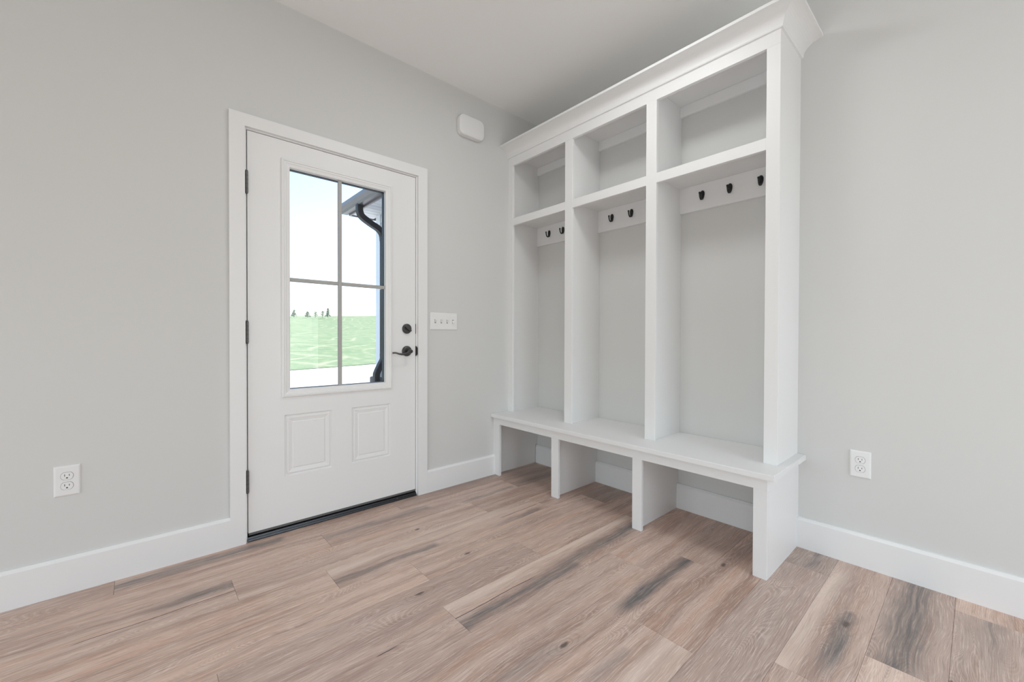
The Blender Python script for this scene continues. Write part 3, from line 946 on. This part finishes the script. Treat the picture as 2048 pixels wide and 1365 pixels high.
def pix_dir(u, v):
    return fwd + r2 * ((u - 1024) / FPX) - u2 * ((v - 682.5) / FPX)
def small_tree(u, depth, height, spread, seed, label, leafy):
    d = pix_dir(u, 640)
    x, y = CX + d.x * depth, CY + d.y * depth
    t_ = (Vector((x, y, 0)) - E0).dot(en)
    s_ = (Vector((x, y, 0)) - E0).dot(ed)
    z = GZ + 0.034 * min(t_, 112) - 0.0085 * max(0, t_ - 112) + 0.051 * s_ - 0.2
    rnd = random.Random(seed)
    t = thing('field_tree', (x, y, z), label, 'tree', group='trees on the crest of the lawn')
    bm = bmesh.new()
    tube(bm, [(x, y, z), (x + 0.05, y, z + height * 0.5), (x, y + 0.05, z + height)], [0.09, 0.06, 0.02], 7)
    finish(bm, 'trunk', 'bark', t)
    bm = bmesh.new()
    for k in range(26):
        h = z + height * (0.22 + 0.7 * rnd.random())
        a = rnd.random() * 6.283
        L = spread * (1.05 - 0.75 * (h - z) / height) * (0.6 + 0.6 * rnd.random())
        p0 = Vector((x, y, h)); p2 = p0 + Vector((math.cos(a) * L, math.sin(a) * L, L * (0.55 if not leafy else 0.15)))
        tube(bm, [p0, (p0 + p2) / 2 + Vector((0, 0, L * 0.05)), p2], [0.06, 0.04, 0.02], 5)
    finish(bm, 'branch', 'bark', t)
    bm = bmesh.new()
    for k in range(75 if leafy else 45):
        h = z + height * (0.15 + 0.85 * rnd.random() ** (1.3 if leafy else 0.7))
        a = rnd.random() * 6.283
        L = spread * (1.05 - 0.9 * (h - z) / height) * math.sqrt(rnd.random()) if leafy else spread * rnd.random()
        c_ = Vector((x + math.cos(a) * L, y + math.sin(a) * L, h))
        s = 0.27 if leafy else 0.17
        ax = Vector((rnd.uniform(-1, 1), rnd.uniform(-1, 1), rnd.uniform(-1, 1))).normalized()
        b_ = ax.orthogonal().normalized()
        bm.faces.new([bm.verts.new(c_ + ax * s), bm.verts.new(c_ + b_ * s * 0.6), bm.verts.new(c_ - ax * s), bm.verts.new(c_ - b_ * s * 0.6)])
    fo = finish(bm, 'foliage', 'needles', t)
    fo['kind'] = 'stuff'
small_tree(588, 126, 2.2, 1.0, 1, 'small evergreen standing alone on the crest of the lawn', True)
small_tree(615, 126, 1.7, 1.1, 2, 'low spreading evergreen on the crest, first of the tree row', True)
small_tree(631, 127, 1.8, 0.7, 3, 'thin small tree on the crest between the low evergreen and the tall tree', False)
small_tree(645, 128, 2.0, 0.9, 4, 'sparse small tree on the crest beside the tallest tree', False)
small_tree(656, 128, 2.9, 0.9, 5, 'tallest tree on the crest of the lawn', True)

# wing of the house that runs out beside the door
YW, XC = -0.30, -2.35
SOF = 2.44
wing = thing('house_wing', (-1.25, YW + 1.0, GZ), 'white sided wing of the house with dark gutter and downspout', 'house')
nb = 0
zc = 0.62
while zc < SOF - 0.02:                               # lap siding boards on the side and end faces
    z1 = min(zc + 0.115, SOF)
    bm = bmesh.new()
    prism(bm, [(YW - 0.016, zc), (YW, zc), (YW, z1), (YW - 0.004, z1)], XC + 0.09, -WT - 0.002, 'x')
    finish(bm, 'siding_board', 'siding', wing)
    bm = bmesh.new()
    prism(bm, [(XC - 0.016, zc), (XC, zc), (XC, z1), (XC - 0.004, z1)], YW + 0.09, 2.2, 'y')
    finish(bm, 'siding_board', 'siding', wing)
    zc += 0.115
boxes('wall_core', 'siding', [(XC, -WT - 0.002, YW, 2.2, GZ, SOF)], wing)
boxes('corner_board', 'siding', [(XC - 0.022, XC + 0.09, YW - 0.022, YW - 0.0, 0.56, SOF), (XC - 0.022, XC, YW, YW + 0.09, 0.56, SOF)], wing)
# dark stone skirt
rs = random.Random(3)
zc = GZ
while zc < 0.54:
    hgt = 0.15
    xx = -WT - 0.01
    while xx > XC - 0.06:
        ln = rs.uniform(0.18, 0.36)
        x0 = max(xx - ln, XC - 0.07)
        box('stone', 'stone', (x0 + 0.006, xx - 0.006, YW - 0.075 - rs.random() * 0.02, YW - 0.001, zc + 0.006, zc + hgt - 0.006), wing, 0.008)
        xx = x0
        if xx <= XC - 0.069: break
    zc += hgt
# soffit: ribbed vinyl strips, fascia, gutter
YE = -0.565
XE = -2.50
x = XE
while x < -WT - 0.05:
    bm = bmesh.new()
    box_into(bm, x + 0.004, x + 0.096, YE, YW - 0.001, SOF, SOF + 0.012)
    finish(bm, 'soffit_strip', 'soffit', wing)
    x += 0.1
boxes('soffit_backing', 'soffit', [(XE, -WT - 0.002, YE, YW, SOF + 0.010, SOF + 0.020)], wing)
boxes('fascia', 'gutter', [(XE - 0.02, -WT - 0.002, YE - 0.02, YE, SOF - 0.012, SOF + 0.13), (XE - 0.02, XE, YE, 2.2, SOF - 0.012, SOF + 0.13)], wing)
bm = bmesh.new()
gp = [(YE - 0.02, 0.005), (YE - 0.085, 0.005), (YE - 0.095, 0.03), (YE - 0.122, 0.06), (YE - 0.124, 0.098), (YE - 0.115, 0.104), (YE - 0.112, 0.09), (YE - 0.110, 0.062), (YE - 0.088, 0.034), (YE - 0.080, 0.012), (YE - 0.028, 0.012), (YE - 0.028, 0.100), (YE - 0.02, 0.100)]
prism(bm, [(a, SOF + b) for a, b in gp], XE - 0.06, -WT - 0.004, 'x')
gut = finish(bm, 'gutter', 'gutter', wing)
bm = bmesh.new()
prism(bm, [(a, SOF + b) for a, b in gp[:6]] + [(YE - 0.02, SOF + 0.104)], XE - 0.064, XE - 0.060, 'x')
finish(bm, 'end_cap', 'gutter', gut)
bm = bmesh.new()
prism(bm, [(YE - 0.05, SOF + 0.14), (YE - 0.05, SOF + 0.115), (2.2, SOF + 0.115), (2.2, SOF + 0.95), (1.1, SOF + 0.95)], XE - 0.03, -WT - 0.004, 'x')
finish(bm, 'roof', 'roof', wing)
# downspout: outlet, S-bend to the wall, long drop, kick over the stone skirt
XD = -2.10
def dpath(pts, n=6):
    P = [Vector(p) for p in pts]
    out = []
    for i in range(len(P) - 1):
        p0, p1, p2_, p3 = P[max(i - 1, 0)], P[i], P[i + 1], P[min(i + 2, len(P) - 1)]
        for k in range(n):
            t = k / n
            out.append(0.5 * ((2 * p1) + (p2_ - p0) * t + (2 * p0 - 5 * p1 + 4 * p2_ - p3) * t * t + (3 * p1 - p0 - 3 * p2_ + p3) * t ** 3))
    out.append(P[-1])
    return out
def rect_sweep(bm, pts, wx, wd, cham=0.010):
    rings = []
    for i, p in enumerate(pts):
        t = (pts[min(i + 1, len(pts) - 1)] - pts[max(i - 1, 0)]).normalized()
        a = Vector((1, 0, 0))
        b = t.cross(a).normalized()
        oc = [(-wx + cham, -wd), (wx - cham, -wd), (wx, -wd + cham), (wx, wd - cham), (wx - cham, wd), (-wx + cham, wd), (-wx, wd - cham), (-wx, -wd + cham)]
        rings.append([bm.verts.new(p + a * q + b * r) for q, r in oc])
    for a, b in zip(rings, rings[1:]):
        for k in range(8):
            bm.faces.new((a[k], a[(k + 1) % 8], b[(k + 1) % 8], b[k]))
    bm.faces.new(rings[0]); bm.faces.new(rings[-1])
bm = bmesh.new()
rect_sweep(bm, dpath([(XD, -0.625, SOF + 0.02), (XD, -0.625, SOF - 0.05), (XD, -0.60, SOF - 0.11), (XD, -0.51, SOF - 0.165), (XD, -0.41, SOF - 0.215),
                      (XD, -0.365, SOF - 0.27), (XD, -0.355, SOF - 0.34)]), 0.040, 0.030)
up_el = finish(bm, 'upper_elbow', 'downspout', wing)
bm = bmesh.new()
rect_sweep(bm, [Vector((XD, -0.355, SOF - 0.31)), Vector((XD, -0.355, 1.5)), Vector((XD, -0.355, 0.80))], 0.038, 0.028)
finish(bm, 'downspout', 'downspout', wing)
for zz in (1.55,):
    box('strap', 'siding', (XD - 0.052, XD + 0.052, -0.386, -0.325, zz, zz + 0.02), wing, 0.001)
bm = bmesh.new()
rect_sweep(bm, dpath([(XD, -0.355, 0.82), (XD, -0.355, 0.76), (XD, -0.385, 0.70), (XD, -0.425, 0.62), (XD, -0.437, 0.55), (XD, -0.437, 0.2), (XD, -0.437, GZ + 0.02)]), 0.040, 0.030)
finish(bm, 'lower_elbow', 'downspout', wing)
